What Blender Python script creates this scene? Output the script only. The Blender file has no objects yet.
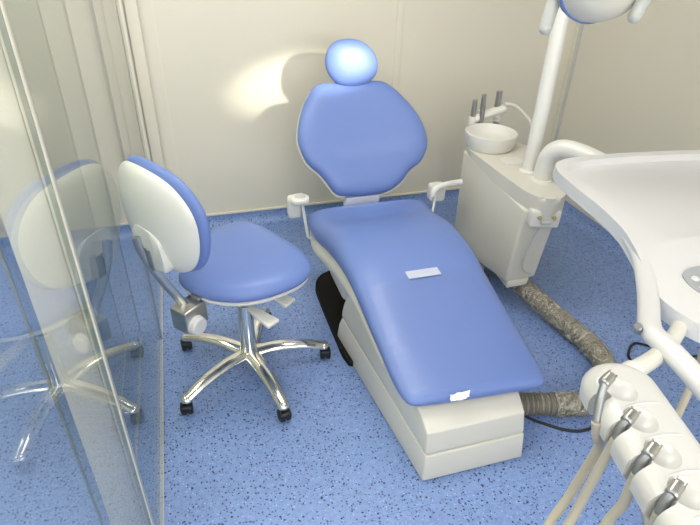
import bpy, bmesh, math, random
from mathutils import Vector, Matrix
random.seed(4)
C = bpy.context.scene.collection
sc = bpy.context.scene
PI = math.pi
V = Vector

# ------------------------------------------------------------------ materials
def new_mat(name):
    m = bpy.data.materials.new(name); m.use_nodes = True
    nt = m.node_tree; b = nt.nodes['Principled BSDF']
    return m, nt, b

def plain(name, col, rough=.5, metal=0, coat=0, noise=.03, nscale=30, bump=0, bscale=80, spec=.5):
    m, nt, b = new_mat(name)
    b.inputs['Roughness'].default_value = rough
    b.inputs['Metallic'].default_value = metal
    b.inputs['Coat Weight'].default_value = coat
    b.inputs['Coat Roughness'].default_value = .08
    b.inputs['Specular IOR Level'].default_value = spec
    tc = nt.nodes.new('ShaderNodeTexCoord')
    n = nt.nodes.new('ShaderNodeTexNoise'); n.inputs['Scale'].default_value = nscale
    nt.links.new(tc.outputs['Object'], n.inputs['Vector'])
    mx = nt.nodes.new('ShaderNodeMix'); mx.data_type = 'RGBA'
    mx.inputs[6].default_value = (*[c * (1 - noise) for c in col], 1)
    mx.inputs[7].default_value = (*[min(1, c * (1 + noise)) for c in col], 1)
    nt.links.new(n.outputs['Fac'], mx.inputs[0])
    nt.links.new(mx.outputs[2], b.inputs['Base Color'])
    if bump:
        n2 = nt.nodes.new('ShaderNodeTexNoise'); n2.inputs['Scale'].default_value = bscale
        nt.links.new(tc.outputs['Object'], n2.inputs['Vector'])
        bp = nt.nodes.new('ShaderNodeBump'); bp.inputs['Strength'].default_value = bump; bp.inputs['Distance'].default_value = .004
        nt.links.new(n2.outputs['Fac'], bp.inputs['Height']); nt.links.new(bp.outputs[0], b.inputs['Normal'])
    return m

def floor_mat(name, base, base2):
    m, nt, b = new_mat(name)
    L = nt.links.new; N = nt.nodes.new
    b.inputs['Roughness'].default_value = .38
    geo = N('ShaderNodeNewGeometry')
    cur = None
    n = N('ShaderNodeTexNoise'); n.inputs['Scale'].default_value = 55; n.inputs['Detail'].default_value = 4
    L(geo.outputs['Position'], n.inputs['Vector'])
    rp = N('ShaderNodeMapRange'); rp.inputs['From Min'].default_value = .35; rp.inputs['From Max'].default_value = .65
    L(n.outputs['Fac'], rp.inputs['Value'])
    mx = N('ShaderNodeMix'); mx.data_type = 'RGBA'
    mx.inputs[6].default_value = (*base, 1); mx.inputs[7].default_value = (*base2, 1)
    L(rp.outputs[0], mx.inputs[0]); cur = mx.outputs[2]
    for sc_, thr, keep, col in ((95, .30, .55, (.05, .07, .19)), (150, .30, .5, (.13, .18, .40)), (70, .25, .62, (.02, .03, .09)), (110, .24, .75, (.40, .53, .84))):
        v = N('ShaderNodeTexVoronoi'); v.inputs['Scale'].default_value = sc_
        ns = N('ShaderNodeTexNoise'); ns.inputs['Scale'].default_value = 160
        L(geo.outputs['Position'], ns.inputs['Vector'])
        ad = N('ShaderNodeVectorMath'); ad.operation = 'MULTIPLY_ADD'
        L(ns.outputs['Color'], ad.inputs[0]); ad.inputs[1].default_value = (.008, .008, .008); L(geo.outputs['Position'], ad.inputs[2])
        L(ad.outputs[0], v.inputs['Vector'])
        lt = N('ShaderNodeMath'); lt.operation = 'LESS_THAN'; lt.inputs[1].default_value = thr
        L(v.outputs['Distance'], lt.inputs[0])
        sp = N('ShaderNodeSeparateColor'); L(v.outputs['Color'], sp.inputs[0])
        gt = N('ShaderNodeMath'); gt.operation = 'GREATER_THAN'; gt.inputs[1].default_value = keep
        L(sp.outputs[0], gt.inputs[0])
        ml = N('ShaderNodeMath'); ml.operation = 'MULTIPLY'; L(lt.outputs[0], ml.inputs[0]); L(gt.outputs[0], ml.inputs[1])
        m2 = N('ShaderNodeMix'); m2.data_type = 'RGBA'; m2.inputs[7].default_value = (*col, 1)
        L(ml.outputs[0], m2.inputs[0]); L(cur, m2.inputs[6]); cur = m2.outputs[2]
    L(cur, b.inputs['Base Color'])
    return m

def glass_mat(name, tint, ior, rough=.0, gain=1.0):
    m = bpy.data.materials.new(name); m.use_nodes = True
    nt = m.node_tree; nt.nodes.clear(); N = nt.nodes.new; L = nt.links.new
    o = N('ShaderNodeOutputMaterial'); t = N('ShaderNodeBsdfTransparent'); g = N('ShaderNodeBsdfGlossy')
    t.inputs[0].default_value = (*tint, 1); g.inputs['Roughness'].default_value = rough
    f = N('ShaderNodeFresnel')
    gm = N('ShaderNodeNewGeometry'); iv = N('ShaderNodeMapRange')      # same reflectance on both faces of the sheet
    iv.inputs['To Min'].default_value = ior; iv.inputs['To Max'].default_value = 1 / ior
    L(gm.outputs['Backfacing'], iv.inputs['Value']); L(iv.outputs[0], f.inputs[0])
    mx = N('ShaderNodeMixShader'); L(t.outputs[0], mx.inputs[1]); L(g.outputs[0], mx.inputs[2])
    ml = N('ShaderNodeMath'); ml.operation = 'MULTIPLY'; ml.use_clamp = True; ml.inputs[1].default_value = gain
    L(f.outputs[0], ml.inputs[0]); L(ml.outputs[0], mx.inputs[0]); L(mx.outputs[0], o.inputs[0])
    return m, nt, g

def ribbed(name, col1, col2, scale, rough=.35, metal=.3):
    m, nt, b = new_mat(name); N = nt.nodes.new; L = nt.links.new
    b.inputs['Roughness'].default_value = rough; b.inputs['Metallic'].default_value = metal
    n = N('ShaderNodeTexNoise'); n.inputs['Scale'].default_value = scale
    tc = N('ShaderNodeTexCoord'); L(tc.outputs['Object'], n.inputs['Vector'])
    mx = N('ShaderNodeMix'); mx.data_type = 'RGBA'; mx.inputs[6].default_value = (*col1, 1); mx.inputs[7].default_value = (*col2, 1)
    L(n.outputs['Fac'], mx.inputs[0]); L(mx.outputs[2], b.inputs['Base Color'])
    return m

M = {}
M['wall'] = plain('wall_panel_laminate', (.72, .68, .575), .42, noise=.012, nscale=3)
M['trim'] = plain('wall_trim', (.74, .70, .58), .4, noise=.02)
M['seam'] = plain('seam_grey', (.30, .29, .26), .6)
M['ceiling'] = plain('ceiling_white', (.78, .77, .73), .7, noise=.01)
M['floor'] = floor_mat('speckled_vinyl', (.185, .285, .555), (.225, .33, .61))
M['weld'] = plain('vinyl_weld_line', (.15, .25, .53), .4)
M['blue'] = plain('blue_vinyl_upholstery', (.145, .223, .52), .45, coat=.05, noise=.02, nscale=8, bump=.04, bscale=260)
M['cream'] = plain('cream_plastic', (.66, .64, .57), .38, coat=.15, noise=.015, nscale=6)
M['white'] = plain('white_plastic', (.72, .71, .67), .30, coat=.25, noise=.01, nscale=6)
M['rest'] = plain('ivory_rest_plastic', (.56, .55, .53), .3, coat=.25, noise=.01, nscale=5)
M['pure'] = plain('bright_white_plastic', (.63, .625, .625), .3, coat=.25, noise=.01, nscale=5)
M['chrome'] = plain('polished_chrome', (.80, .79, .74), .12, metal=1, noise=.03, nscale=9)
M['steel'] = plain('brushed_steel', (.50, .49, .46), .3, metal=1, noise=.08, nscale=60)
M['dsteel'] = plain('grey_painted_steel', (.27, .28, .29), .35, metal=.6, noise=.06)
M['black'] = plain('black_rubber', (.010, .010, .011), .45, noise=.1)
M['satinblack'] = plain('black_base_plate', (.012, .011, .010), .7, noise=.1, spec=.15)
M['hose'] = plain('beige_silicone_hose', (.46, .42, .33), .4, noise=.04)
M['duct'] = ribbed('grey_corrugated_duct', (.20, .185, .155), (.33, .30, .25), 40)
M['grey'] = plain('grey_keypad', (.34, .355, .37), .6, spec=.2)
M['bluering'] = plain('blue_ring_plastic', (.10, .18, .52), .3)
M['greyplastic'] = plain('pale_grey_plastic', (.52, .53, .50), .35)
M['brass'] = plain('brass_fitting', (.62, .52, .22), .3, metal=1)
M['strip'] = plain('white_cloth_strip', (.52, .56, .68), .6, bump=.1)
M['edge'] = plain('glass_polished_edge', (.72, .68, .57), .25, coat=.3)
M['dark_edge'] = plain('dark_glass_edge', (.25, .28, .24), .3)
M['glass'], _, _ = glass_mat('green_tinted_glass', (.935, .955, .94), 1.5, 0, 1.0)
M['glass2'], _, _ = glass_mat('thin_clear_glass', (.93, .95, .94), 1.08)
M['film'], fnt, fg = glass_mat('clear_plastic_film', (1, 1, 1), 1.5, .22, .6)
_n = fnt.nodes.new('ShaderNodeTexNoise'); _n.inputs['Scale'].default_value = 22; _n.inputs['Distortion'].default_value = 1.5
_tc = fnt.nodes.new('ShaderNodeTexCoord'); _mp = fnt.nodes.new('ShaderNodeMapping'); _mp.inputs['Scale'].default_value = (.6, 2.2, 1)
fnt.links.new(_tc.outputs['Object'], _mp.inputs[0]); fnt.links.new(_mp.outputs[0], _n.inputs['Vector'])
_b = fnt.nodes.new('ShaderNodeBump'); _b.inputs['Strength'].default_value = .6; _b.inputs['Distance'].default_value = .01
fnt.links.new(_n.outputs['Fac'], _b.inputs['Height']); fnt.links.new(_b.outputs[0], fg.inputs['Normal'])

def wrap_mat():
    m = bpy.data.materials.new('crinkled_film_wrap'); m.use_nodes = True
    nt = m.node_tree; nt.nodes.clear(); N = nt.nodes.new; L = nt.links.new
    o = N('ShaderNodeOutputMaterial'); t = N('ShaderNodeBsdfTransparent'); g = N('ShaderNodeBsdfPrincipled')
    t.inputs[0].default_value = (.95, .93, .88, 1)
    g.inputs['Base Color'].default_value = (.68, .65, .56, 1); g.inputs['Roughness'].default_value = .2
    w = N('ShaderNodeTexNoise'); w.inputs['Scale'].default_value = 16; w.inputs['Distortion'].default_value = 5; w.inputs['Detail'].default_value = 2
    tc = N('ShaderNodeTexCoord'); L(tc.outputs['Object'], w.inputs['Vector'])
    r = N('ShaderNodeMapRange'); r.inputs['From Min'].default_value = .38; r.inputs['From Max'].default_value = .70
    r.inputs['To Min'].default_value = .04; r.inputs['To Max'].default_value = .62
    L(w.outputs['Fac'], r.inputs['Value'])
    mx = N('ShaderNodeMixShader'); L(r.outputs[0], mx.inputs[0]); L(t.outputs[0], mx.inputs[1]); L(g.outputs[0], mx.inputs[2]); L(mx.outputs[0], o.inputs[0])
    bp = N('ShaderNodeBump'); bp.inputs['Strength'].default_value = .6; bp.inputs['Distance'].default_value = .01
    L(w.outputs['Fac'], bp.inputs['Height']); L(bp.outputs[0], g.inputs['Normal'])
    return m
M['wrap'] = wrap_mat()

def emit(name, col, s):
    m, nt, b = new_mat(name)
    b.inputs['Base Color'].default_value = (*col, 1)
    b.inputs['Emission Color'].default_value = (*col, 1); b.inputs['Emission Strength'].default_value = s
    return m
M['panel'] = emit('lit_diffuser', (1, .97, .90), 4.0)
M['fill_glow'] = emit('window_fill_glow', (.93, .96, 1), 2.0)  # glow of the added fill opening behind the camera
M['lamp_on'] = emit('lit_lamp_glass', (1, .95, .80), 12.0)

# ------------------------------------------------------------------ mesh helpers
def finish(bm, angle=35):
    bmesh.ops.recalc_face_normals(bm, faces=bm.faces)
    for f in bm.faces: f.smooth = True
    for e in bm.edges:
        if len(e.link_faces) == 2:
            e.smooth = e.calc_face_angle(0) < math.radians(angle)
    return bm

def obj(name, bm, mat, parent=None, angle=35, loc=None):
    finish(bm, angle)
    me = bpy.data.meshes.new(name); bm.to_mesh(me); bm.free()
    me.materials.append(M[mat] if isinstance(mat, str) else mat)
    o = bpy.data.objects.new(name, me); C.objects.link(o)
    if parent is not None:
        o.parent = parent
        o.matrix_parent_inverse = Matrix.Identity(4)
        # geometry is authored in world coordinates: shift into the parent's frame
        p = parent; off = V((0, 0, 0))
        while p is not None:
            off += p.location; p = p.parent
        me.transform(Matrix.Translation(-off))
    elif loc is not None:
        o.location = loc; me.transform(Matrix.Translation(-V(loc)))
    return o

def tag(o, label=None, cat=None, group=None, kind=None):
    if label: o['label'] = label
    if cat: o['category'] = cat
    if group: o['group'] = group
    if kind: o['kind'] = kind
    return o

def thing(name, label, cat, loc, group=None):
    o = bpy.data.objects.new(name, None); C.objects.link(o); o.location = loc
    o.empty_display_size = .05
    return tag(o, label, cat, group)

def struct(name, bm, mat):
    return tag(obj(name, bm, mat), kind='structure')

def NB(): return bmesh.new()

def bevel(bm, geom, r, seg=3):
    if r > 0:
        bmesh.ops.bevel(bm, geom=geom, offset=r, segments=seg, affect='EDGES', profile=.5, clamp_overlap=True)

def box(bm, lo, hi, r=0, seg=3, mat=None):
    t = bmesh.new()
    bmesh.ops.create_cube(t, size=1)
    lo = V(lo); hi = V(hi); s = hi - lo; c = (lo + hi) / 2
    for v in t.verts: v.co = V((v.co.x * s.x, v.co.y * s.y, v.co.z * s.z))
    bevel(t, t.edges[:], r, seg)
    mt = Matrix.Translation(c) @ mat if mat is not None else Matrix.Translation(c)
    t.transform(mt); merge(bm, t)

def merge(bm, t):
    me = bpy.data.meshes.new('tmp'); t.to_mesh(me); t.free(); bm.from_mesh(me); bpy.data.meshes.remove(me)

def hexa(bm, bot, top, r=0, seg=3):
    """eight corner solid: four bottom, four top"""
    t = bmesh.new()
    b = [t.verts.new(p) for p in bot]; u = [t.verts.new(p) for p in top]; n = len(b)
    t.faces.new(b[::-1]); t.faces.new(u)
    for i in range(n): t.faces.new((b[i], b[(i + 1) % n], u[(i + 1) % n], u[i]))
    bmesh.ops.recalc_face_normals(t, faces=t.faces)
    bevel(t, t.edges[:], r, seg); merge(bm, t)

def catmull(pts, n=8, closed=False):
    P = [V(p) for p in pts]; out = []; N = len(P)
    rng = range(N) if closed else range(N - 1)
    for i in rng:
        if closed: a, b, c, d = P[i - 1], P[i], P[(i + 1) % N], P[(i + 2) % N]
        else: a, b, c, d = P[max(i - 1, 0)], P[i], P[i + 1], P[min(i + 2, N - 1)]
        for k in range(n):
            t = k / n
            out.append(.5 * ((2 * b) + (c - a) * t + (2 * a - 5 * b + 4 * c - d) * t * t + (3 * b - a - 3 * c + d) * t ** 3))
    if not closed: out.append(P[-1])
    return out

def tube(bm, pts, r, seg=12, smooth=6, ry=None, caps=True):
    """round tube along a path; r a number or a function of 0..1"""
    P = catmull(pts, smooth) if smooth > 1 and len(pts) > 2 else [V(p) for p in pts]
    n = len(P); rings = []
    up = None
    for i, p in enumerate(P):
        t = (P[min(i + 1, n - 1)] - P[max(i - 1, 0)]).normalized()
        if up is None:
            up = V((0, 0, 1)) if abs(t.z) < .9 else V((0, 1, 0))
        s = t.cross(up).normalized(); up = s.cross(t).normalized()
        f = i / (n - 1); rr = r(f) if callable(r) else r
        r2 = rr if ry is None else (ry(f) if callable(ry) else ry)
        rings.append([bm.verts.new(p + s * (math.cos(a) * rr) + up * (math.sin(a) * r2)) for a in [2 * PI * k / seg for k in range(seg)]])
    for a, b in zip(rings, rings[1:]):
        for k in range(seg): bm.faces.new((a[k], a[(k + 1) % seg], b[(k + 1) % seg], b[k]))
    if caps:
        bm.faces.new(rings[0][::-1]); bm.faces.new(rings[-1])

def cyl(bm, p0, p1, r, r1=None, seg=24, bev=0):
    p0 = V(p0); p1 = V(p1); r1 = r if r1 is None else r1
    d = p1 - p0; L = d.length
    prof = [(r - bev, 0), (r, bev), (r1, L - bev), (r1 - bev, L)] if bev else [(r, 0), (r1, L)]
    lathe(bm, prof, seg, Matrix.Translation(p0) @ d.to_track_quat('Z', 'Y').to_matrix().to_4x4())

def lathe(bm, prof, seg=32, mat=None, cap=True):
    mat = mat or Matrix.Identity(4); rings = []
    for r, z in prof:
        rings.append([bm.verts.new(mat @ V((max(r, 1e-5) * math.cos(2 * PI * k / seg), max(r, 1e-5) * math.sin(2 * PI * k / seg), z))) for k in range(seg)])
    for a, b in zip(rings, rings[1:]):
        for k in range(seg): bm.faces.new((a[k], a[(k + 1) % seg], b[(k + 1) % seg], b[k]))
    if cap:
        bm.faces.new(rings[0][::-1]); bm.faces.new(rings[-1])

def ellipsoid(bm, c, rad, mat=None, seg=32, rings=18, cut=None):
    t = bmesh.new(); bmesh.ops.create_uvsphere(t, u_segments=seg, v_segments=rings, radius=1)
    for v in t.verts: v.co = V((v.co.x * rad[0], v.co.y * rad[1], v.co.z * rad[2]))
    if mat is not None: t.transform(mat)
    t.transform(Matrix.Translation(V(c))); merge(bm, t)

def prism(bm, outline, z0, z1, r=0, seg=3, frame=None, only_top=False):
    """extruded polygon with rounded rims; frame maps (x, y, z) to the world"""
    t = bmesh.new()
    b = [t.verts.new((x, y, z0)) for x, y in outline]; u = [t.verts.new((x, y, z1)) for x, y in outline]; n = len(b)
    f0 = t.faces.new(b[::-1]); f1 = t.faces.new(u)
    for i in range(n): t.faces.new((b[i], b[(i + 1) % n], u[(i + 1) % n], u[i]))
    es = list(f1.edges) + ([] if only_top else list(f0.edges))
    bevel(t, es, r, seg)
    if frame is not None: t.transform(frame)
    merge(bm, t)

def sm2(pts, n=6):
    return [(p.x, p.y) for p in catmull([(x, y, 0) for x, y in pts], n, True)]

def frame_of(o, u, v):
    u = V(u).normalized(); v = V(v); v = (v - u * v.dot(u)).normalized(); w = u.cross(v)
    m = Matrix(((u.x, v.x, w.x, o[0]), (u.y, v.y, w.y, o[1]), (u.z, v.z, w.z, o[2]), (0, 0, 0, 1)))
    return m

def pillow(bm, outline, tf, tb, frame, dish=0, bend=None, p=4.0, rings=10, edge=1.0):
    """cushion: outline (u, v); tf / tb how far it bulges forward (+w) and back (-w)"""
    cx = sum(a for a, _ in outline) / len(outline); cy = sum(b for _, b in outline) / len(outline)
    n = len(outline)
    def ring(s, w):
        out = []
        for a, b in outline:
            x = cx + (a - cx) * s; y = cy + (b - cy) * s
            ww = w + (bend(x - cx, y - cy) if bend else 0)
            out.append(bm.verts.new(frame @ V((x, y, ww))))
        return out
    S = []
    K = rings
    for k in range(K + 1):                       # front, centre to rim
        a = (PI / 2) * k / K; s = math.sin(a) ** .55 if k else 0
        h = tf * (max(0, 1 - s ** p)) ** .5 - dish * (1 - s * s) ** 2
        S.append((s, h))
    for k in range(1, K + 1):
        a = (PI / 2) * (K - k) / K; s = math.sin(a) ** .55 if K - k else 0
        S.append((s, -tb * (max(0, 1 - s ** p)) ** .5))
    rs = []
    for i, (s, h) in enumerate(S):
        if s == 0:
            rs.append([bm.verts.new(frame @ V((cx, cy, h + (bend(0, 0) if bend else 0))))])
        else: rs.append(ring(s, h))
    for a, b in zip(rs, rs[1:]):
        for k in range(n):
            k2 = (k + 1) % n
            if len(a) == 1: bm.faces.new((a[0], b[k], b[k2]))
            elif len(b) == 1: bm.faces.new((a[k], b[0], a[k2]))
            else: bm.faces.new((a[k], a[k2], b[k2], b[k]))

def boolean_cut(o, cutters):
    """cuts real recesses into o and removes the cutters again"""
    for c in cutters:
        md = o.modifiers.new('cut', 'BOOLEAN'); md.operation = 'DIFFERENCE'; md.object = c; md.solver = 'EXACT'
    bpy.context.view_layer.update()
    dg = bpy.context.evaluated_depsgraph_get()
    me = bpy.data.meshes.new_from_object(o.evaluated_get(dg))
    o.modifiers.clear(); old = o.data; o.data = me; me.name = o.name
    bm = bmesh.new(); bm.from_mesh(me); finish(bm, 38); bm.to_mesh(me); bm.free()
    for c in cutters: bpy.data.objects.remove(c)

# ------------------------------------------------------------------ the room
XR, XC, YB, ZC = 2.28, 2.215, 3.0, 2.45        # right wall, foot of its cove, back wall, ceiling
XL, YF, XO = -.245, -1.6, -1.75                # glass partition, wall behind the camera, far wall beyond the glass
b = NB(); box(b, (XO - .1, YF - .1, -.1), (XR + .1, YB + .1, 0)); floor = struct('floor', b, 'floor')
b = NB(); box(b, (XO - .1, YF - .1, ZC), (XR + .1, YB + .1, ZC + .1)); struct('ceiling', b, 'ceiling')
b = NB(); box(b, (XO, YB, 0), (XR + .1, YB + .1, ZC)); struct('wall_back', b, 'wall')
b = NB(); box(b, (XR, YF, 0), (XR + .1, YB, ZC)); struct('wall_right', b, 'wall')
b = NB(); box(b, (XO - .1, YF, 0), (XO, YB, ZC)); struct('wall_left', b, 'wall')
b = NB(); box(b, (XO, YF - .1, 0), (XR, YF, ZC)); struct('wall_front', b, 'wall')
# blue vinyl coved up the foot of the walls
def cove(name, prof, axis, a0, a1):
    b = NB(); A = []; B = []
    for d, z in prof:
        A.append(b.verts.new((a0, d, z) if axis == 'x' else (d, a0, z)))
        B.append(b.verts.new((a1, d, z) if axis == 'x' else (d, a1, z)))
    n = len(prof)
    b.faces.new(A); b.faces.new(B[::-1])
    for i in range(n): b.faces.new((A[i], A[(i + 1) % n], B[(i + 1) % n], B[i]))
    return struct(name, b, 'floor')
cove('baseboard_back', [(YB + .001, 0), (YB - .05, 0), (YB - .03, .006), (YB - .014, .02), (YB - .007, .045), (YB - .006, .078), (YB + .001, .078)], 'x', XO, XR)
cove('baseboard_right', [(XR + .001, 0), (XC - .01, 0), (XC + .02, .008), (XC + .042, .022), (XC + .055, .045), (XC + .058, .058), (XR + .001, .06)], 'y', YF, YB)
# thin sealant line above the cove, wall joints and corner profiles
b = NB(); box(b, (XL, YB - .012, .078), (XR, YB, .088)); struct('trim_1', b, 'trim')
b = NB(); box(b, (1.142, YB - .006, .08), (1.180, YB, ZC), .002); struct('trim_2', b, 'trim')
b = NB(); box(b, (-.104, YB - .002, .08), (-.096, YB, ZC)); struct('trim_3', b, 'trim')
b = NB(); box(b, (2.12, YB - .035, .08), (XR, YB, ZC), .004); box(b, (XR - .02, YB - .075, .06), (XR, YB - .034, ZC), .003); struct('trim_4', b, 'trim')
b = NB(); box(b, (XR - .0225, YB - .079, .06), (XR - .001, YB - .0755, ZC)); struct('trim_5', b, 'greyplastic')
b = NB(); box(b, (-.27, YB - .05, .0), (-.23, YB, ZC), .004); box(b, (-.225, YB - .022, .08), (-.165, YB, ZC), .006); struct('trim_6', b, 'trim')
b = NB(); box(b, (-.232, YB - .0235, .08), (-.226, YB - .001, ZC)); struct('trim_7', b, 'greyplastic')
# weld seam of the vinyl sheets
b = NB(); box(b, (XL, .9505, 0), (XC, .9525, .0006)); struct('trim_8', b, 'weld')

# ------------------------------------------------------------------ glass partition
def pane(name, label, x, y0, y1, z0=.0, t=.010, mat='glass', far='edge', near='edge', w=.004, group=None):
    th = thing(name, label, 'glass panel', (x, (y0 + y1) / 2, z0), group)
    b = NB(); box(b, (x - t / 2, y0 + w, z0 + .012), (x + t / 2, y1 - w, ZC - .01)); obj('glass', b, mat, th)
    if far: b = NB(); box(b, (x - t / 2, y1 - w, z0 + .012), (x + t / 2, y1, ZC - .01)); obj('edge', b, far, th)
    if near: b = NB(); box(b, (x - t / 2, y0, z0 + .012), (x + t / 2, y0 + w, ZC - .01)); obj('edge', b, near, th)
    b = NB(); box(b, (x - t / 2 - .001, y0, z0), (x + t / 2 + .001, y1, z0 + .012)); obj('bottom_seal', b, 'edge', th)
    return th
pane('glass_panel', 'clear glass panel running from the stool to the back wall corner', XL, 2.006, YB - .052, far=None, near='dark_edge', t=.008)
pane('glass_panel', 'glass panel mirroring the blue stool, between white edge strip and joint', XL, .990, 2.0, far='seam', near='dark_edge', t=.010, w=.008)
pane('glass_panel', 'nearest greenish glass panel left of the white vertical strip', XL, -1.2, .972, far='dark_edge', near=None, t=.008)
b = NB(); box(b, (XL - .010, .973, .0), (XL + .006, .989, ZC), .002); tag(obj('partition_profile', b, 'edge'), 'thin cream vertical profile standing between the two nearest glass panels', 'profile')
pane('sliding_glass_panel', 'inner sliding glass pane with dark upright edge behind the mirroring panel', -.330, 1.08, 2.05, mat='glass2', far='seam', near=None, t=.008, w=.008)
pane('sliding_glass_panel', 'outermost sliding glass pane, farthest behind the glass partition', -.392, 1.07, 1.99, mat='glass2', far='seam', near='dark_edge', t=.006, w=.006)
b = NB(); box(b, (-.345, 1.0, 0), (-.262, 1.055, ZC), .003)
tag(obj('partition_post', b, 'cream'), 'broad cream upright post behind the nearest glass', 'post')

# ------------------------------------------------------------------ stool
HX, HY = .108, 1.717
st = thing('dental_stool', 'blue wheeled operator stool with white shell backrest beside the glass', 'stool', (HX, HY, 0))
AZ = math.radians(218)
nb = V((math.cos(AZ), math.sin(AZ), 0)); sd = V((-nb.y, nb.x, 0))     # backwards, sideways
seat_o = sm2([(-.095, 1.745), (-.060, 1.85), (.005, 1.940), (.080, 1.985), (.155, 1.998), (.225, 1.935), (.289, 1.815), (.341, 1.716), (.352, 1.642), (.342, 1.593), (.290, 1.535), (.197, 1.493), (.096, 1.482), (.002, 1.512), (-.070, 1.575), (-.108, 1.650)], 5)
b = NB(); pillow(b, seat_o, .048, .03, Matrix.Translation((0, 0, .530)), p=6, bend=lambda x, y: -.04 * max(0, x - .12) - .10 * (x * x + y * y))
obj('seat', b, 'blue', st, 60)
sh = [(.12 + (x - .12) * .965, 1.71 + (y - 1.71) * .965) for x, y in seat_o]
b = NB(); pillow(b, sh, .01, .032, Matrix.Translation((0, 0, .508)), p=5, bend=lambda x, y: -.04 * max(0, x - .12) - .10 * (x * x + y * y))
obj('seat_shell', b, 'white', st, 60)
# backrest
AZB = math.radians(212); nb = V((math.cos(AZB), math.sin(AZB), 0)); sd = V((-nb.y, nb.x, 0))
bc = V((-.131, 1.548, .822))
tilt = .05
fr = frame_of(bc, sd, V((0, 0, 1)) + nb * tilt)
# frame's w axis must point forward (towards the sitter)
if fr.to_3x3().col[2].dot(nb) > 0: fr = frame_of(bc, -sd, V((0, 0, 1)) + nb * tilt)
ol = sm2([(-.205, .03), (-.185, .10), (-.13, .155), (-.05, .178), (.05, .178), (.13, .155), (.185, .10), (.205, .03), (.19, -.06), (.145, -.13), (.07, -.165), (-.07, -.165), (-.145, -.13), (-.19, -.06)], 5)
bw = lambda x, y: .9 * x * x + .4 * y * y
b = NB(); pillow(b, [(x, y) for x, y in ol], .03, .022, fr, p=7, bend=bw); obj('backrest', b, 'blue', st, 60)
fr2 = fr @ Matrix.Translation((0, 0, -.022))
b = NB(); pillow(b, [(x * .955, y * .955) for x, y in ol], .008, .034, fr2, p=4, bend=bw); shl = obj('back_shell', b, 'white', st, 60)
b = NB(); prism(b, sm2([(-.07, -.135), (-.075, -.06), (-.05, -.01), (.05, -.01), (.075, -.06), (.07, -.135)], 5), -.058, -.02, .010, 3, fr @ Matrix.Translation((-.01, 0, 0)))
cover = obj('mount_cover', b, 'white', shl, 45)
b = NB(); box(b, (-.024, -.15, -.0625), (.004, -.075, -.05), .003); b.transform(fr); obj('slot', b, 'dsteel', cover)
# steel bar and bracket
b = NB(); tube(b, [(-.198, 1.535, .775), (-.186, 1.532, .71), (-.148, 1.534, .61), (-.104, 1.545, .510), (-.100, 1.547, .47)], .0155, 12, 6, ry=.007); obj('back_bar', b, 'steel', st)
AB = math.radians(222); rz = Matrix.Rotation(AB, 4, 'Z')
PB = V((-.086, 1.542, .466)); na = V((math.cos(AB), math.sin(AB), 0)); sa = V((-na.y, na.x, 0))
b = NB(); box(b, (-.048, -.036, -.050), (.048, .036, .036), .006, 3); b.transform(Matrix.Translation(PB) @ rz)
br = obj('tilt_bracket', b, 'steel', st)
b = NB(); box(b, (-.11, -.020, -.014), (.02, .020, .014), .004); b.transform(Matrix.Translation(PB - na * .05 + V((0, 0, .035))) @ rz); obj('bracket_arm', b, 'dsteel', st)
b = NB(); cyl(b, PB + sa * .030 - V((.006, 0, 0)) + V((0, 0, -.030)) + na * .006, PB + sa * .062 - V((.006, 0, 0)) + V((0, 0, -.030)) + na * .006, .036, .033, 14, .005); obj('knob', b, 'pure', br)
b = NB(); p = PB + sa * .028 - na * .055 + V((0, 0, .03)); cyl(b, p - sa * .01, p + sa * .008, .010, .009, 12, .002); obj('bolt', b, 'chrome', br)
rz = Matrix.Rotation(AZ, 4, 'Z')
b = NB(); box(b, (-.10, -.06, -.012), (.10, .06, .012), .006); b.transform(Matrix.Translation((HX, HY, .472)) @ rz); obj('seat_mechanism', b, 'dsteel', st)
# column
b = NB(); lathe(b, [(.033, .0), (.033, .02), (.031, .04), (.0285, .20), (.0285, .235), (.024, .24)], 32, Matrix.Translation((HX, HY, .105))); obj('column', b, 'chrome', st)
b = NB(); cyl(b, (HX, HY, .33), (HX, HY, .468), .016, seg=20); obj('gas_spring', b, 'black', st)
# levers
def lever(p0, p1, p2, wd):
    b = NB(); p0, p1, p2 = V(p0), V(p1), V(p2)
    tube(b, [p0, (p0 + p1) / 2, p1 + (p2 - p1) * .15], .013, 12, 3, ry=.009); d = (p2 - p1).normalized(); s = V((-d.y, d.x, 0)).normalized()
    a = obj('lever_arm', b, 'cream', st)
    b = NB(); n = d.cross(s)
    c = [p1 - s * wd * .55, p1 + s * wd * .55, p2 + s * wd, p2 - s * wd]
    hexa(b, [q - n * .008 for q in c], [q + n * .008 for q in c], .006, 3); obj('lever_paddle', b, 'white', a)
lever((.09, 1.68, .455), (.115, 1.565, .430), (.185, 1.47, .415), .028)
lever((.16, 1.70, .455), (.195, 1.655, .430), (.262, 1.575, .413), .030)
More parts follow.
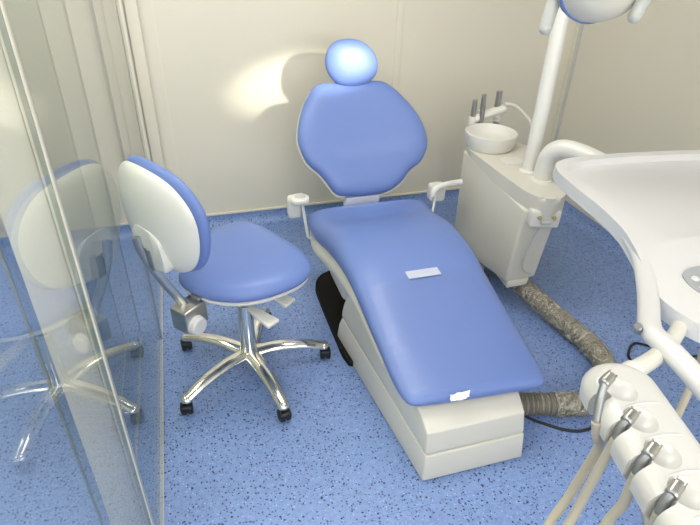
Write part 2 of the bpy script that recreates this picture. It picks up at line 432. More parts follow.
# five star base
b = NB(); lathe(b, [(.052, .0), (.056, .012), (.050, .036), (.036, .048)], 32, Matrix.Translation((HX, HY, .070))); hub = obj('hub', b, 'chrome', st)
R0 = .314
for k in range(5):
    a = math.radians(-74 + 72 * k); d = V((math.cos(a), math.sin(a), 0)); c = V((HX, HY, 0))
    pts = [c + d * .03 + V((0, 0, .098)), c + d * .12 + V((0, 0, .108)), c + d * .22 + V((0, 0, .098)), c + d * (R0 - .012) + V((0, 0, .074))]
    b = NB(); tube(b, pts, lambda f: .034 - .011 * f, 16, 6, ry=lambda f: .022 - .007 * f)
    ellipsoid(b, c + d * (R0 - .008) + V((0, 0, .072)), (.024, .024, .016), seg=16, rings=8)
    obj('leg', b, 'chrome', st, 50)
    e = c + d * R0; a2 = math.radians((100, 82, 64, 96, 88)[k]); s = V((-math.sin(a2), math.cos(a2), 0)); f = V((math.cos(a2), math.sin(a2), 0))
    b = NB(); cyl(b, e + V((0, 0, .05)), e + V((0, 0, .068)), .006, seg=10)
    for sg in (-1, 1):
        q = e + f * .006 + V((0, 0, .0255)); cyl(b, q + s * (sg * .0015), q + s * (sg * .0215), .0255, seg=24, bev=.004)
    t = NB(); box(t, (-.022, -.0225, -.008), (.020, .0225, .022), .009, 3); t.transform(Matrix.Translation(e + V((0, 0, .030))) @ Matrix.Rotation(a2, 4, 'Z')); merge(b, t)
    obj('caster', b, 'black', st)

# ------------------------------------------------------------------ dental chair
CX = .777
dc = thing('dental_chair', 'reclining dental chair in blue vinyl with headrest on cream base', 'dental chair', (CX, 1.6, 0))
# floor plate
b = NB(); prism(b, sm2([(.56, 1.62), (.500, 1.66), (.492, 1.80), (.490, 2.10), (.50, 2.22), (.56, 2.31), (.68, 2.33), (.875, 2.33), (1.0, 2.31), (1.055, 2.22), (1.062, 2.1), (1.060, 1.80), (1.05, 1.66), (.99, 1.62)], 4), 0, .028, .006)
obj('base_plate', b, 'satinblack', dc)
# base cover: lower and upper shells with a seam between, an arched hood at the rear
yf = 1.032
def cover_shell(profile, bev):
    t = NB(); fy = Matrix(((0, 0, 1, 0), (1, 0, 0, 0), (0, 1, 0, 0), (0, 0, 0, 1)))
    hw = lambda y, z: .189 + (y - 1.032) / .77 * .088 - max(0, z) * .075
    prism(t, profile, -1, 1, 0, 3, fy)
    for v in t.verts: v.co.x = CX + math.copysign(hw(v.co.y, v.co.z), v.co.x)
    bmesh.ops.recalc_face_normals(t, faces=t.faces)
    bevel(t, [e for e in t.edges if e.calc_face_angle(0) > .6], bev, 3)
    return t
obj('base_cover_lower', cover_shell([(1.032, .003), (1.044, .112), (1.78, .145), (1.80, .10), (1.808, .05), (1.81, .003)], .006), 'cream', dc)
arc_ = [(1.56 + .225 * math.sin(a), .385 - .235 * (1 - math.cos(a))) for a in [PI / 2 * k / 10 for k in range(11)]]
obj('base_cover_upper', cover_shell([(1.048, .1155), (1.064, .198), (1.115, .232), (1.30, .285), (1.46, .345)] + arc_ + [(1.778, .1485)], .006), 'cream', dc)
# lifting arm under the seat
b = NB(); hexa(b, [(.62, 1.62, .25), (.93, 1.62, .25), (.93, 1.95, .25), (.62, 1.95, .25)], [(.60, 1.60, .36), (.95, 1.60, .36), (.95, 2.15, .36), (.60, 2.15, .36)], .02, 3)
obj('lift_arm', b, 'greyplastic', dc)
b = NB(); hexa(b, [(.522, 1.79, .205), (1.03, 1.79, .205), (1.03, 2.02, .200), (.522, 2.02, .200)], [(.512, 1.70, .36), (1.042, 1.70, .36), (1.045, 2.16, .36), (.509, 2.16, .36)], .035, 4); obj('seat_support', b, 'cream', dc)
b = NB(); tube(b, [(.60, 2.12, .32), (.555, 1.98, .30), (.555, 1.80, .25), (.57, 1.68, .18)], .028, 12, 5, ry=.035); obj('link_arm', b, 'greyplastic', dc)

# seat and leg cushion, swept along the chair's length
def skew(y): return .020 * max(0, min(1, (1.75 - y) / .6))
def skewy(x, y): return -.016 * (x / .25) * max(0, min(1, (1.5 - y) / .35))
def loft(st_, seg=40, pw=3.2, dish=0.0, bottom=False, p_bot=3.2, side_round=1.0):
    """stations (y, ztop, half width, thickness, dish); cross-section is a super-ellipse"""
    b = NB(); rings = []
    for (y, zt, hw, th, ds) in st_:
        r = []
        for k in range(seg):
            a = 2 * PI * k / seg; ca, sa = math.cos(a), math.sin(a)
            x = hw * math.copysign(abs(ca) ** (2 / pw), ca); z = (th / 2) * math.copysign(abs(sa) ** (2 / 2.3), sa)
            if sa > 0: z -= ds * max(0, 1 - (x / (hw + 1e-6)) ** 2) ** 1.5
            r.append(b.verts.new((CX + x + skew(y), y + skewy(x, y), zt - th / 2 + z)))
        rings.append(r)
    for A, B in zip(rings, rings[1:]):
        for k in range(seg): b.faces.new((A[k], A[(k + 1) % seg], B[(k + 1) % seg], B[k]))
    b.faces.new(rings[0][::-1]); b.faces.new(rings[-1])
    return b
base_st = [(1.136, .304, .247, .055, 0), (1.16, .311, .254, .062, .001), (1.21, .326, .259, .072, .004), (1.33, .362, .262, .085, .007), (1.45, .400, .265, .098, .008),
           (1.56, .438, .267, .112, .006), (1.66, .476, .271, .130, .004), (1.76, .498, .276, .145, .003), (1.88, .500, .282, .165, .008), (2.00, .482, .287, .172, .016), (2.12, .448, .298, .160, .030), (2.20, .436, .304, .145, .024), (2.245, .430, .300, .10, .010)]
def dense(stn, n=5):
    P = []
    for i in range(len(stn) - 1):
        a, b_, c, d = stn[max(i - 1, 0)], stn[i], stn[i + 1], stn[min(i + 2, len(stn) - 1)]
        for k in range(n):
            t = k / n
            P.append(tuple(.5 * (2 * b_[j] + (c[j] - a[j]) * t + (2 * a[j] - 5 * b_[j] + 4 * c[j] - d[j]) * t * t + (3 * b_[j] - a[j] - 3 * c[j] + d[j]) * t ** 3) for j in range(5)))
    P.append(stn[-1]); return P
def rounded(stn, r0, r1):
    """rounds both ends of the cushion in plan and in height"""
    D = dense(stn); f = D[0]; l = D[-1]; A = []; B = []
    for k in range(8):
        a = (PI / 2) * k / 8; c, s = math.cos(a), math.sin(a)
        A.append((f[0] - r0 * c, f[1] - f[3] * .5 * (1 - s) * .98, f[2] - r0 * 1.7 * (1 - s), max(.004, f[3] * s), 0))
        B.append((l[0] + r1 * c, l[1] - l[3] * .5 * (1 - s) * .98, l[2] - r1 * 1.0 * (1 - s), max(.004, l[3] * s), 0))
    return A + D + B[::-1]
b = loft(rounded(base_st, .030, .035), 48, 5.0); obj('seat_cushion', b, 'blue', dc, 60)
under = [(y, z - t * .66 - .015 * max(0, min(1, (y - 1.5) / .3)), w * .985, t * .55 + .02 + .01 * max(0, min(1, (y - 1.5) / .3)), 0) for (y, z, w, t, _) in base_st if y > 1.3]
b = loft(rounded(under, .025, .03), 40, 5.0); obj('seat_shell', b, 'cream', dc, 60)
# protective film over the leg part
film = [(y, z + .0022, w + .002, t + .004, d) for (y, z, w, t, d) in dense(base_st) if y < 1.60]
b = NB(); rings = []
for (y, zt, hw, th, ds) in film:
    r = []
    for k in range(41):
        a = -.45 + (PI + .9) * k / 40; ca, sa = math.cos(a), math.sin(a)
        x = hw * math.copysign(abs(ca) ** (2 / 5), ca); z = (th / 2) * math.copysign(abs(sa) ** (2 / 2.3), sa)
        if sa > 0: z -= ds * max(0, 1 - (x / hw) ** 2) ** 1.5
        yy = y - (.10 * max(0, 1 - abs(x / hw) * 1.15) * max(0, (y - 1.42) / .18) if y > 1.42 else 0)
        r.append(b.verts.new((CX + x + skew(y), y + skewy(x, y), zt - th / 2 + z)))
    rings.append(r)
for A, B in zip(rings, rings[1:]):
    for k in range(40): b.faces.new((A[k], A[k + 1], B[k + 1], B[k]))
obj('protective_film', b, 'film', dc, 80)
# crumpled bits of film at the foot end, their glare painted as white colour
def crumple(c, u, v, nu, nv, amp, seed):
    b = NB(); rnd = random.Random(seed); G = []
    c, u, v = V(c), V(u), V(v); n = u.cross(v).normalized()
    for i in range(nu + 1):
        G.append([b.verts.new(c + u * (i / nu - .5 + rnd.uniform(-.04, .04)) + v * ((j / nv - .5) * (1 - .3 * abs(i / nu - .5)) + rnd.uniform(-.06, .06)) + n * rnd.uniform(0, amp)) for j in range(nv + 1)])
    for i in range(nu):
        for j in range(nv): b.faces.new((G[i][j], G[i + 1][j], G[i + 1][j + 1], G[i][j + 1]))
    return b
m_, nt_, b_ = new_mat('painted_film_glare'); b_.inputs['Base Color'].default_value = (.92, .93, .95, 1); b_.inputs['Roughness'].default_value = .12; M['glare'] = m_  # near-white base colour stands in for the glare on the film
o = obj('glare_fold', crumple((.722, 1.110, .291), (.072, .004, -.002), (.004, .018, .016), 9, 4, .010, 11), 'glare', dc, 10); o['label'] = 'crumpled clear film with its glare painted white'
o = obj('glare_fold', crumple((.975, 1.124, .292), (.022, .0, -.002), (0.004, .008, .008), 4, 2, .003, 5), 'glare', dc, 10)
# pale strip across the seat
b = NB(); hexa(b, [(.716, 1.575, .4425), (.712, 1.612, .452), (.845, 1.612, .452), (.849, 1.575, .4425)], [(.716, 1.575, .4465), (.712, 1.612, .456), (.845, 1.612, .456), (.849, 1.575, .4465)], .001, 1)
o = obj('fabric_strip', b, 'strip', dc); o['label'] = 'narrow white strip across the seat'
# backrest
fb = frame_of((CX, 2.33, .45), (1, 0, 0), (0, .27, .44))      # w points back here; flip sign of bulge
bo = [(.015, -.016), (-.076, -.012), (-.145, .004), (-.178, .050), (-.218, .108), (-.270, .160), (-.298, .234), (-.300, .305), (-.268, .407), (-.218, .49), (-.168, .533), (-.080, .540), (.006, .540), (.110, .540), (.175, .524), (.245, .455), (.308, .361), (.338, .275), (.340, .195), (.302, .125), (.239, .082), (.190, .032), (.112, -.008)]
wdir = fb.to_3x3().col[2]
sgn = 1 if wdir.y < 0 else -1
bo_s = sm2(bo, 4)
b = NB(); pillow(b, bo_s, .045 if sgn > 0 else .02, .02 if sgn > 0 else .045, fb, p=9, bend=lambda x, y: sgn * (.35 * x * x)); obj('backrest', b, 'blue', dc, 60)
bs = [(x * 1.018 + .002, (y - .26) * 1.018 + .255) for x, y in bo_s]
fb2 = fb @ Matrix.Translation((0, 0, -sgn * .018))
b = NB(); pillow(b, bs, .010 if sgn > 0 else .035, .035 if sgn > 0 else .010, fb2, p=8, bend=lambda x, y: sgn * (.35 * x * x)); obj('back_shell', b, 'cream', dc, 60)
b = NB(); hexa(b, [(.665, 2.318, .33), (.843, 2.318, .33), (.843, 2.345, .33), (.665, 2.345, .33)], [(.680, 2.312, .438), (.852, 2.312, .438), (.852, 2.342, .438), (.680, 2.342, .438)], .004, 2); o = obj('fabric_strip', b, 'strip', dc); o['label'] = 'white strip below the backrest'
b = NB(); hexa(b, [(.69, 2.27, .28), (.83, 2.27, .28), (.83, 2.38, .28), (.69, 2.38, .28)], [(.68, 2.38, .55), (.88, 2.38, .55), (.88, 2.44, .55), (.68, 2.44, .55)], .012, 3); obj('back_hinge', b, 'cream', dc)
b = NB(); hexa(b, [(.66, 2.05, .30), (.90, 2.05, .30), (.90, 2.34, .28), (.66, 2.34, .28)], [(.66, 2.05, .35), (.90, 2.05, .35), (.90, 2.34, .36), (.66, 2.34, .36)], .01, 3); obj('seat_frame', b, 'greyplastic', dc)
# headrest
fh = frame_of((CX, 2.60, .99), (1, 0, 0), (0, .20, .98)); sh_ = 1 if fh.to_3x3().col[2].y < 0 else -1
ho = [(-.130, .012), (-.120, .070), (-.084, .108), (-.029, .121), (.030, .116), (.080, .091), (.118, .045), (.131, -.006), (.112, -.055), (.062, -.086), (-.012, -.096), (-.075, -.078), (-.115, -.036)]
b = NB(); pillow(b, sm2(ho, 5), .045 if sh_ > 0 else .02, .02 if sh_ > 0 else .045, fh, p=3.2); hr = obj('headrest', b, 'blue', dc, 60)
b = NB(); pillow(b, sm2([(x * .96, y * .96) for x, y in ho], 5), .008 if sh_ > 0 else .04, .04 if sh_ > 0 else .008, fh @ Matrix.Translation((0, 0, -sh_ * .015)), p=4); obj('headrest_shell', b, 'cream', hr, 60)
b = NB(); tube(b, [(CX, 2.62, .98), (CX, 2.655, .90), (CX, 2.62, .80)], .045, 12, 4, ry=.006); obj('headrest_stem', b, 'steel', dc)
# armrests
def armrest(sg, stops):
    x = CX + sg * .345
    b = NB(); box(b, (x - .050, 2.235, .395), (x + .012, 2.30, .500), .018, 4)
    a = obj('armrest', b, 'white', dc)
    b = NB(); prism(b, sm2([(x - .040, 2.21), (x - .032, 2.26), (x + .0, 2.275), (x + .035, 2.26), (x + .044, 2.23), (x + .035, 2.20), (x - .005, 2.19)], 4), .487, .512, .008, 3); obj('armrest_pad', b, 'white', a)
    b = NB(); prism(b, sm2([(x - .020, 2.222), (x - .012, 2.25), (x + .018, 2.252), (x + .030, 2.23), (x + .016, 2.212)], 4), .510, .515, .001, 1); obj('cap', b, 'greyplastic', a)
    b = NB(); tube(b, stops, .007, 8, 1); obj('armrest_bar', b, 'white', a)
xl = CX - .345
armrest(-1, [(xl + .010, 2.222, .492), (xl + .013, 2.215, .46), (xl + .027, 2.20, .335), (xl + .030, 2.20, .316), (xl + .040, 2.20, .308), (xl + .18, 2.20, .312)])
x = CX + .345
b = NB(); box(b, (x - .03, 2.235, .400), (x + .050, 2.30, .490), .018, 4); ar = obj('armrest', b, 'white', dc)
b = NB(); tube(b, [(x - .035, 2.21, .455), (x - .03, 2.21, .480), (x - .005, 2.215, .495), (x + .05, 2.23, .497), (x + .10, 2.25, .490), (x + .135, 2.25, .490)], .017, 12, 4, ry=.013); obj('armrest_pad', b, 'white', ar)
b = NB(); tube(b, [(x - .012, 2.225, .485), (x - .022, 2.21, .43), (x - .035, 2.20, .33), (x - .12, 2.20, .31)], .007, 8, 1); obj('armrest_bar', b, 'white', ar)

# ------------------------------------------------------------------ water unit with spittoon
un = thing('spittoon_unit', 'cream floor cabinet with rounded nose and spittoon bowl, right of the dental chair', 'dental unit', (1.45, 2.05, 0))
bot = [(1.312, 1.815, .17), (1.473, 1.822, .17), (1.56, 1.98, .13), (1.56, 2.36, .07), (1.312, 2.36, .07)]
top = [(1.310, 1.775, .560), (1.450, 1.745, .560), (1.60, 1.93, .575), (1.60, 2.37, .612), (1.305, 2.37, .612)]
b = NB(); hexa(b, bot, top, .012, 3); obj('cabinet_body', b, 'cream', un)
lid = sm2([(1.312, 2.34), (1.306, 2.24), (1.308, 2.05), (1.312, 1.90), (1.322, 1.80), (1.352, 1.735), (1.405, 1.712), (1.455, 1.735), (1.52, 1.805), (1.585, 1.91), (1.620, 2.05), (1.625, 2.24), (1.60, 2.37), (1.46, 2.40), (1.34, 2.39)], 5)
b = NB(); prism(b, lid, .545, .634, .024, 5)
for v in b.verts:
    if v.co.z < .58: v.co.z += .055 * max(0, min(1, (v.co.y - 1.80) / .5))
obj('cabinet_lid', b, 'cream', un)
b = NB(); hexa(b, [(1.325, 1.812, .135), (1.43, 1.815, .135), (1.50, 2.1, .135), (1.345, 2.1, .135)], [(1.325, 1.812, .170), (1.44, 1.815, .170), (1.52, 2.1, .170), (1.345, 2.1, .170)], .004, 2); obj('foot', b, 'cream', un)
b = NB(); hexa(b, [(1.40, 2.08, 0), (1.52, 2.08, 0), (1.52, 2.30, 0), (1.40, 2.30, 0)], [(1.40, 2.08, .14), (1.52, 2.08, .14), (1.52, 2.30, .14), (1.40, 2.30, .14)], .006, 2); obj('pedestal', b, 'dsteel', un)
b = NB(); box(b, (1.02, 2.14, .004), (1.42, 2.24, .07), .01); obj('side_link', b, 'cream', un)
# nose: connector tray and recessed door
b = NB(); hexa(b, [(1.318, 1.735, .50), (1.435, 1.700, .50), (1.45, 1.76, .50), (1.33, 1.79, .50)], [(1.322, 1.742, .575), (1.442, 1.706, .575), (1.46, 1.76, .575), (1.33, 1.79, .575)], .008, 3)
ct = obj('connector_panel', b, 'white', un)
nd = V((.117, -.035, 0)).normalized(); nn = V((nd.y, -nd.x, 0)) ; nn = nn if nn.y < 0 else -nn
for f in (.28, .78):
    p = V((1.318, 1.737, .548)) + nd * (.122 * f)
    b = NB(); cyl(b, p, p + nn * .012, .009, .008, 14, .002); cyl(b, p + nn * .012, p + nn * .016, .004, seg=10); obj('connector', b, 'brass', ct)
b = NB(); p = V((1.318, 1.737, .524)) + nd * .065; t = NB(); box(t, (-.022, -.006, -.009), (.022, .006, .009), .004); t.transform(Matrix.Translation(p + nn * .002) @ Matrix.Rotation(math.atan2(nd.y, nd.x), 4, 'Z')); merge(b, t); obj('socket', b, 'greyplastic', ct)
b = NB(); tube(b, [(1.372, 1.741, .485), (1.355, 1.752, .42), (1.355, 1.775, .30), (1.385, 1.792, .235), (1.43, 1.80, .205)], .0035, 6, 6); o = obj('door_groove', b, 'greyplastic', un)
# bowl
bm_ = Matrix.Translation((1.425, 2.33, .632))
b = NB(); lathe(b, [(.09, 0), (.112, .004), (.121, .02), (.128, .066), (.128, .078), (.122, .080), (.117, .072), (.112, .045), (.085, .026), (.03, .018), (.0, .017)], 48, bm_, True); bowl = obj('spittoon_bowl', b, 'white', un, 50)
b = NB(); lathe(b, [(.022, .0), (.022, .004), (.012, .006), (0, .004)], 20, bm_ @ Matrix.Translation((0.0, -.01, .022))); obj('drain', b, 'steel', bowl)
b = NB(); prism(b, sm2([(1.39, 2.10), (1.47, 2.09), (1.485, 2.16), (1.40, 2.17)], 4), .632, .6365, .001, 1); obj('lid_plate', b, 'white', un)
# lamp post and arm socket
b = NB(); lathe(b, [(.044, 0), (.044, .012), (.033, .02), (.033, .10), (.031, .11), (.031, 1.20)], 28, Matrix.Translation((1.45, 2.0, .628))); obj('lamp_post', b, 'white', un)
# instrument holder behind the bowl
hd = thing('suction_holder', 'small white holder with three steel tipped handpieces behind the spittoon bowl', 'instrument holder', (1.50, 2.49, .58))
b = NB(); tube(b, [(1.395, 2.49, .715), (1.44, 2.485, .735), (1.50, 2.48, .755), (1.565, 2.47, .775)], .026, 14, 5, ry=.022); cyl(b, (1.54, 2.48, .60), (1.54, 2.48, .77), .02, seg=16)
hb = obj('holder_arm', b, 'white', hd, 50)
for (px, py, z0, z1, r) in ((1.398, 2.485, .74, .826, .0135), (1.448, 2.49, .77, .85, .0135), (1.53, 2.485, .78, .862, .017)):
    b = NB(); cyl(b, (px, py, z0 - .02), (px, py, z1), r, r * .9, 16, .003); hp = obj('handpiece', b, 'steel', hd)
    b = NB(); cyl(b, (px, py, z0 - .05), (px, py, z0), r * 1.7, r * 1.5, 16, .004); obj('socket', b, 'white', hp)
b = NB(); box(b, (1.425, 2.452, .69), (1.445, 2.472, .80), .004); obj('clip', b, 'dsteel', hd)
b = NB(); cyl(b, (1.53, 2.47, .66), (1.53, 2.47, .71), .014, seg=14); obj('valve', b, 'steel', hd)
b = NB(); tube(b, [(1.555, 2.46, .80), (1.61, 2.45, .79), (1.68, 2.42, .73), (1.71, 2.38, .66), (1.70, 2.34, .56), (1.62, 2.30, .50)], .010, 10, 6); obj('hose', b, 'white', hd)

# ------------------------------------------------------------------ operating lamp
LC = V((1.118, 1.40, 1.486)); aim = V((-.04, .96, .10)).normalized()
lamp = thing('operating_lamp', 'round white operating lamp with two handles hanging above the right side', 'lamp', LC)
fl = frame_of(LC, V((-aim.y, aim.x, 0)), (0, 0, 1)); w = fl.to_3x3().col[2]
q = aim.to_track_quat('Z', 'Y').to_matrix().to_4x4(); LM = Matrix.Translation(LC) @ q
b = NB(); lathe(b, [(.0, -.112), (.02, -.110), (.05, -.104), (.08, -.090), (.105, -.064), (.122, -.030), (.129, 0), (.124, .004)], 48, LM); obj('lamp_housing', b, 'cream', lamp, 50)
b = NB(); lathe(b, [(.126, 0), (.1335, 0), (.1335, .009), (.126, .009)], 48, LM, False); obj('ring', b, 'bluering', lamp)
b = NB(); lathe(b, [(.129, .006), (.129, .03), (.119, .045), (.106, .045), (.101, .03), (.101, .02)], 48, LM, False); obj('bezel', b, 'greyplastic', lamp)
b = NB(); lathe(b, [(.0, .028), (.07, .026), (.101, .022)], 40, LM, False); obj('lamp_lens', b, 'lamp_on', lamp)
side = V((-aim.y, aim.x, 0)).normalized()      # points to the lamp's left or right
if side.x > 0: side = -side
upv = side.cross(aim); upv = upv if upv.z > 0 else -upv
def handle(pts):
    b = NB(); tube(b, pts, lambda f: .020 - .002 * abs(f - .5), 14, 6, ry=.017)
    ellipsoid(b, pts[-1], (.0185, .0185, .0185), seg=16, rings=10); obj('handle', b, 'greyplastic', lamp, 60)
handle([(1.06, 1.46, 1.58), (1.028, 1.45, 1.50), (1.021, 1.45, 1.437), (1.012, 1.45, 1.387), (1.006, 1.45, 1.340)])
handle([(1.185, 1.31, 1.55), (1.190, 1.30, 1.498), (1.189, 1.30, 1.452), (1.177, 1.30, 1.417), (1.167, 1.30, 1.390)])
# spring arm from the post to the lamp (above the frame)
b = NB(); tube(b, [(1.45, 2.0, 1.82), (1.45, 2.0, 1.90), (1.43, 1.93, 1.96), (1.30, 1.70, 1.96), (1.14, 1.45, 1.90), (LC.x, LC.y, 1.80), (LC.x, LC.y, 1.60)], .022, 14, 6); obj('spring_arm', b, 'white', lamp)
# yoke
b = NB(); tube(b, [LC + side * .125, LC + side * .13 + V((0, 0, .08)), LC + V((0, 0, .15)), LC - side * .13 + V((0, 0, .08)), LC - side * .125], .012, 10, 6); obj('yoke', b, 'white', lamp)
sd_ = bpy.data.lights.new('lamp_beam', 'SPOT'); sd_.energy = 170; sd_.color = (1, .93, .76); sd_.spot_size = math.radians(25.0); sd_.spot_blend = .85; sd_.shadow_soft_size = .035
so = bpy.data.objects.new('lamp_beam', sd_); C.objects.link(so); so.location = LC + aim * .06 + side * .045
tgt = V((.565, 3.0, .815)); so.rotation_euler = (tgt - so.location).to_track_quat('-Z', 'Y').to_euler(); so.scale = (1.0, .47, 1.0)

# ------------------------------------------------------------------ delivery unit: arm, tray, handle, control panel
du = thing('delivery_unit', 'large white instrument tray table on a bent arm in the right foreground', 'dental unit', (1.25, 1.1, .9))
b = NB(); tube(b, [(1.45, 1.90, .63), (1.45, 1.90, .70), (1.455, 1.89, .755), (1.480, 1.86, .790), (1.525, 1.80, .792), (1.575, 1.69, .775), (1.58, 1.50, .765), (1.56, 1.25, .79)], .038, 20, 7)
cyl(b, (1.45, 1.90, .628), (1.45, 1.90, .645), .047, .045, 24, .003); obj('support_arm', b, 'white', du, 50)
b = NB(); cyl(b, (1.56, 1.22, .76), (1.56, 1.22, .90), .06, .06, 24, .006); obj('arm_joint', b, 'white', du)
Z = .95
outl = [(1.072, 1.345), (1.092, 1.378), (1.125, 1.400), (1.189, 1.415), (1.361, 1.412), (1.654, 1.374), (1.95, 1.30), (2.02, 1.20), (1.98, 1.02), (1.80, .85), (1.45, .66), (1.10, .56), (1.00, .56), (.935, .605), (.908, .655), (.900, .710), (.912, .765), (.945, .822), (.972, .880), (1.008, .967), (1.032, 1.082), (1.045, 1.211), (1.058, 1.30)]
# body in two levels: the tray plate and the lower console in front
b = NB(); prism(b, sm2(outl, 4), Z - .040, Z, .012, 4)
K0 = V((.95, .80, Z)); K1 = V((1.06, .862, Z)); cd = V((K1 - K0).normalized()); cn = V((cd.y, -cd.x, 0))
for (kp0, nrm, sl) in ((V((1.0, .868, Z)), V((.10, -1, 0)).normalized(), .10),):
    bmesh.ops.bisect_plane(b, geom=b.verts[:] + b.edges[:] + b.faces[:], plane_co=kp0, plane_no=nrm)
    for v in b.verts:
        d = (v.co - kp0).dot(nrm)
        if d > 0: v.co.z -= d * sl
# underside tapers inwards like a shallow bowl
body = obj('tray_table', b, 'pure', du, 40)
rec = sm2([(1.098, 1.345), (1.135, 1.370), (1.20, 1.386), (1.36, 1.383), (1.64, 1.346), (1.90, 1.26), (1.93, 1.15), (1.80, 1.00), (1.50, .90), (1.25, .875), (1.13, .885), (1.078, .915), (1.068, .99), (1.085, 1.12), (1.088, 1.26)], 4)
ca = NB(); t = NB()
n_ = len(rec); cxr = sum(a for a, _ in rec) / n_; cyr = sum(a for _, a in rec) / n_
lo = [t.verts.new((cxr + (a - cxr) * .955, cyr + (c - cyr) * .945, Z - .020)) for a, c in rec]; hi = [t.verts.new((cxr + (a - cxr) * 1.01, cyr + (c - cyr) * 1.01, Z + .02)) for a, c in rec]
t.faces.new(lo[::-1]); t.faces.new(hi)
for i in range(n_): t.faces.new((lo[i], lo[(i + 1) % n_], hi[(i + 1) % n_], hi[i]))
c1 = obj('cut_a', t, 'pure')
boolean_cut(body, [c1])
# lower console shell under the plate
b = NB(); prism(b, sm2([(1.22, 1.20), (1.5, 1.25), (1.8, 1.15), (1.75, .95), (1.50, .78), (1.25, .72), (1.15, .80), (1.17, .95)], 4), Z - .12, Z - .04, .03, 4); obj('underbody', b, 'pure', du, 50)
# handle: strut sweeping down from the tray corner and running to the right
b = NB(); tube(b, [(1.045, 1.0, Z - .022), (1.018, .935, Z - .021), (.979, .855, Z - .021), (.916, .765, Z - .022), (.858, .694, Z - .018), (.812, .643, Z - .012), (.785, .605, Z - .004), (.776, .55, Z), (.764, .474, Z), (.745, .38, Z), (.72, .28, Z), (.75, .20, Z - .01), (.90, .16, Z - .02), (1.05, .25, Z - .03), (1.12, .45, Z - .05), (1.14, .62, Z - .06)],
                 .0215, 18, 8, ry=lambda f: .019); obj('handle', b, 'pure', du, 60)
b = NB(); p = V((.772, .622, Z + .004)); cyl(b, p + V((-.004, .0, -.012)), p + V((-.018, -.006, .008)), .0085, seg=8, bev=.002); obj('bolt', b, 'dsteel', du)
# control keypad
kc = V((1.035, .735, Z - .034))
b = NB(); kp = sm2([(.995, .738), (1.008, .765), (1.05, .780), (1.12, .775), (1.19, .75), (1.21, .70), (1.16, .66), (1.08, .655), (1.02, .675), (.997, .705)], 5)
zt_ = lambda x, y: Z + .0005 - max(0, (V((x, y, Z)) - kp0).dot(nrm)) * sl
t = NB(); vs = [t.verts.new((x, y, zt_(x, y) - .004)) for x, y in kp]; vu = [t.verts.new((x, y, zt_(x, y) + .003)) for x, y in kp]
t.faces.new(vs[::-1]); t.faces.new(vu)
for i in range(len(kp)): t.faces.new((vs[i], vs[(i + 1) % len(kp)], vu[(i + 1) % len(kp)], vu[i]))
merge(b, t); pad = obj('keypad', b, 'grey', du)
for x, y in ((1.022, .744), (1.015, .712), (1.058, .752), (1.045, .722), (1.03, .690), (1.09, .75), (1.078, .72), (1.065, .69)):
    b = NB(); cyl(b, (x, y, zt_(x, y) + .001), (x, y, zt_(x, y) + .006), .0095, .008, 16, .0015); obj('button', b, 'pure', pad)

# instrument bar: a long rounded block with five finger-like bays
BT = 1.0; b0 = V((.572, .458, BT)); D = V((-.225, -.974, 0)).normalized(); S = V((-D.y, D.x, 0)); S = S if S.x > 0 else -S
def bp(t, s, z=0): return b0 + D * t + S * s + V((0, 0, z))
ib = thing('instrument_bar', 'white handpiece rest with scalloped holders in the lower right corner', 'instrument holder', bp(.1, 0, -.06))
L2 = .335; oo = []
half = .059; s0 = .0205
for k in range(9): a = PI / 2 + PI * k / 8; oo.append((-.018 + math.cos(a) * .046, math.sin(a) * half))
for t_ in [.02, .05, .09, .14, .20, .26]: oo.append((t_, -half))
for k in range(9): a = -PI / 2 + PI * k / 8; oo.append((L2 + math.cos(a) * .03, math.sin(a) * half))
for t_ in [.26, .20, .14, .09, .05, .02]: oo.append((t_, half))
FB = Matrix(((D.x, S.x, 0, b0.x), (D.y, S.y, 0, b0.y), (0, 0, 1, b0.z), (0, 0, 0, 1)))
def lozenge(d):
    o = []
    for k in range(17): a = PI / 2 + PI * k / 16; o.append((-.022 + math.cos(a) * (.054 - d), s0 + math.sin(a) * (half - d)))
    for t_ in [.02, .05, .09, .14, .20, .26]: o.append((t_, s0 - half + d))
    for k in range(17): a = -PI / 2 + PI * k / 16; o.append((L2 + math.cos(a) * (.03 - d), s0 + math.sin(a) * (half - d)))
    for t_ in [.26, .20, .14, .09, .05, .02]: o.append((t_, s0 + half - d))
    return o
t = NB(); rr_ = .030; lv = [(.012, -.058), (.002, -.048)] + [(rr_ * (1 - math.cos(a)), (-rr_ + rr_ * math.sin(a)) * .95) for a in [PI / 2 * k / 6 for k in range(7)]]
rs_ = [[t.verts.new((x, y, z)) for x, y in lozenge(d)] for d, z in lv]
t.faces.new(rs_[0][::-1]); t.faces.new(rs_[-1])
for A, B in zip(rs_, rs_[1:]):
    for k in range(len(A)): t.faces.new((A[k], A[(k + 1) % len(A)], B[(k + 1) % len(A)], B[k]))
bmesh.ops.recalc_face_normals(t, faces=t.faces)
t.transform(FB)
bar = obj('rest_body', t, 'rest', ib, 40)
ORG = bp(.1, 0, -.06)
cut = []
P_ = .0585
for k in range(5):
    c = NB(); ellipsoid(c, bp(P_ * k, .004, .008), (.025, .027, .020), seg=28, rings=16); cut.append(obj('cut', c, 'rest'))
    c = NB(); t2 = NB(); prism(t2, [(P_ * k + .006 + .0095 * math.cos(a), -.024 + .0095 * math.sin(a)) for a in [PI * j / 10 for j in range(0, 11)]] + [(P_ * k - .002, -.07), (P_ * k + .022, -.07)], -.08, .03)
    t2.transform(FB); merge(c, t2); cut.append(obj('cut', c, 'rest'))
boolean_cut(bar, cut)
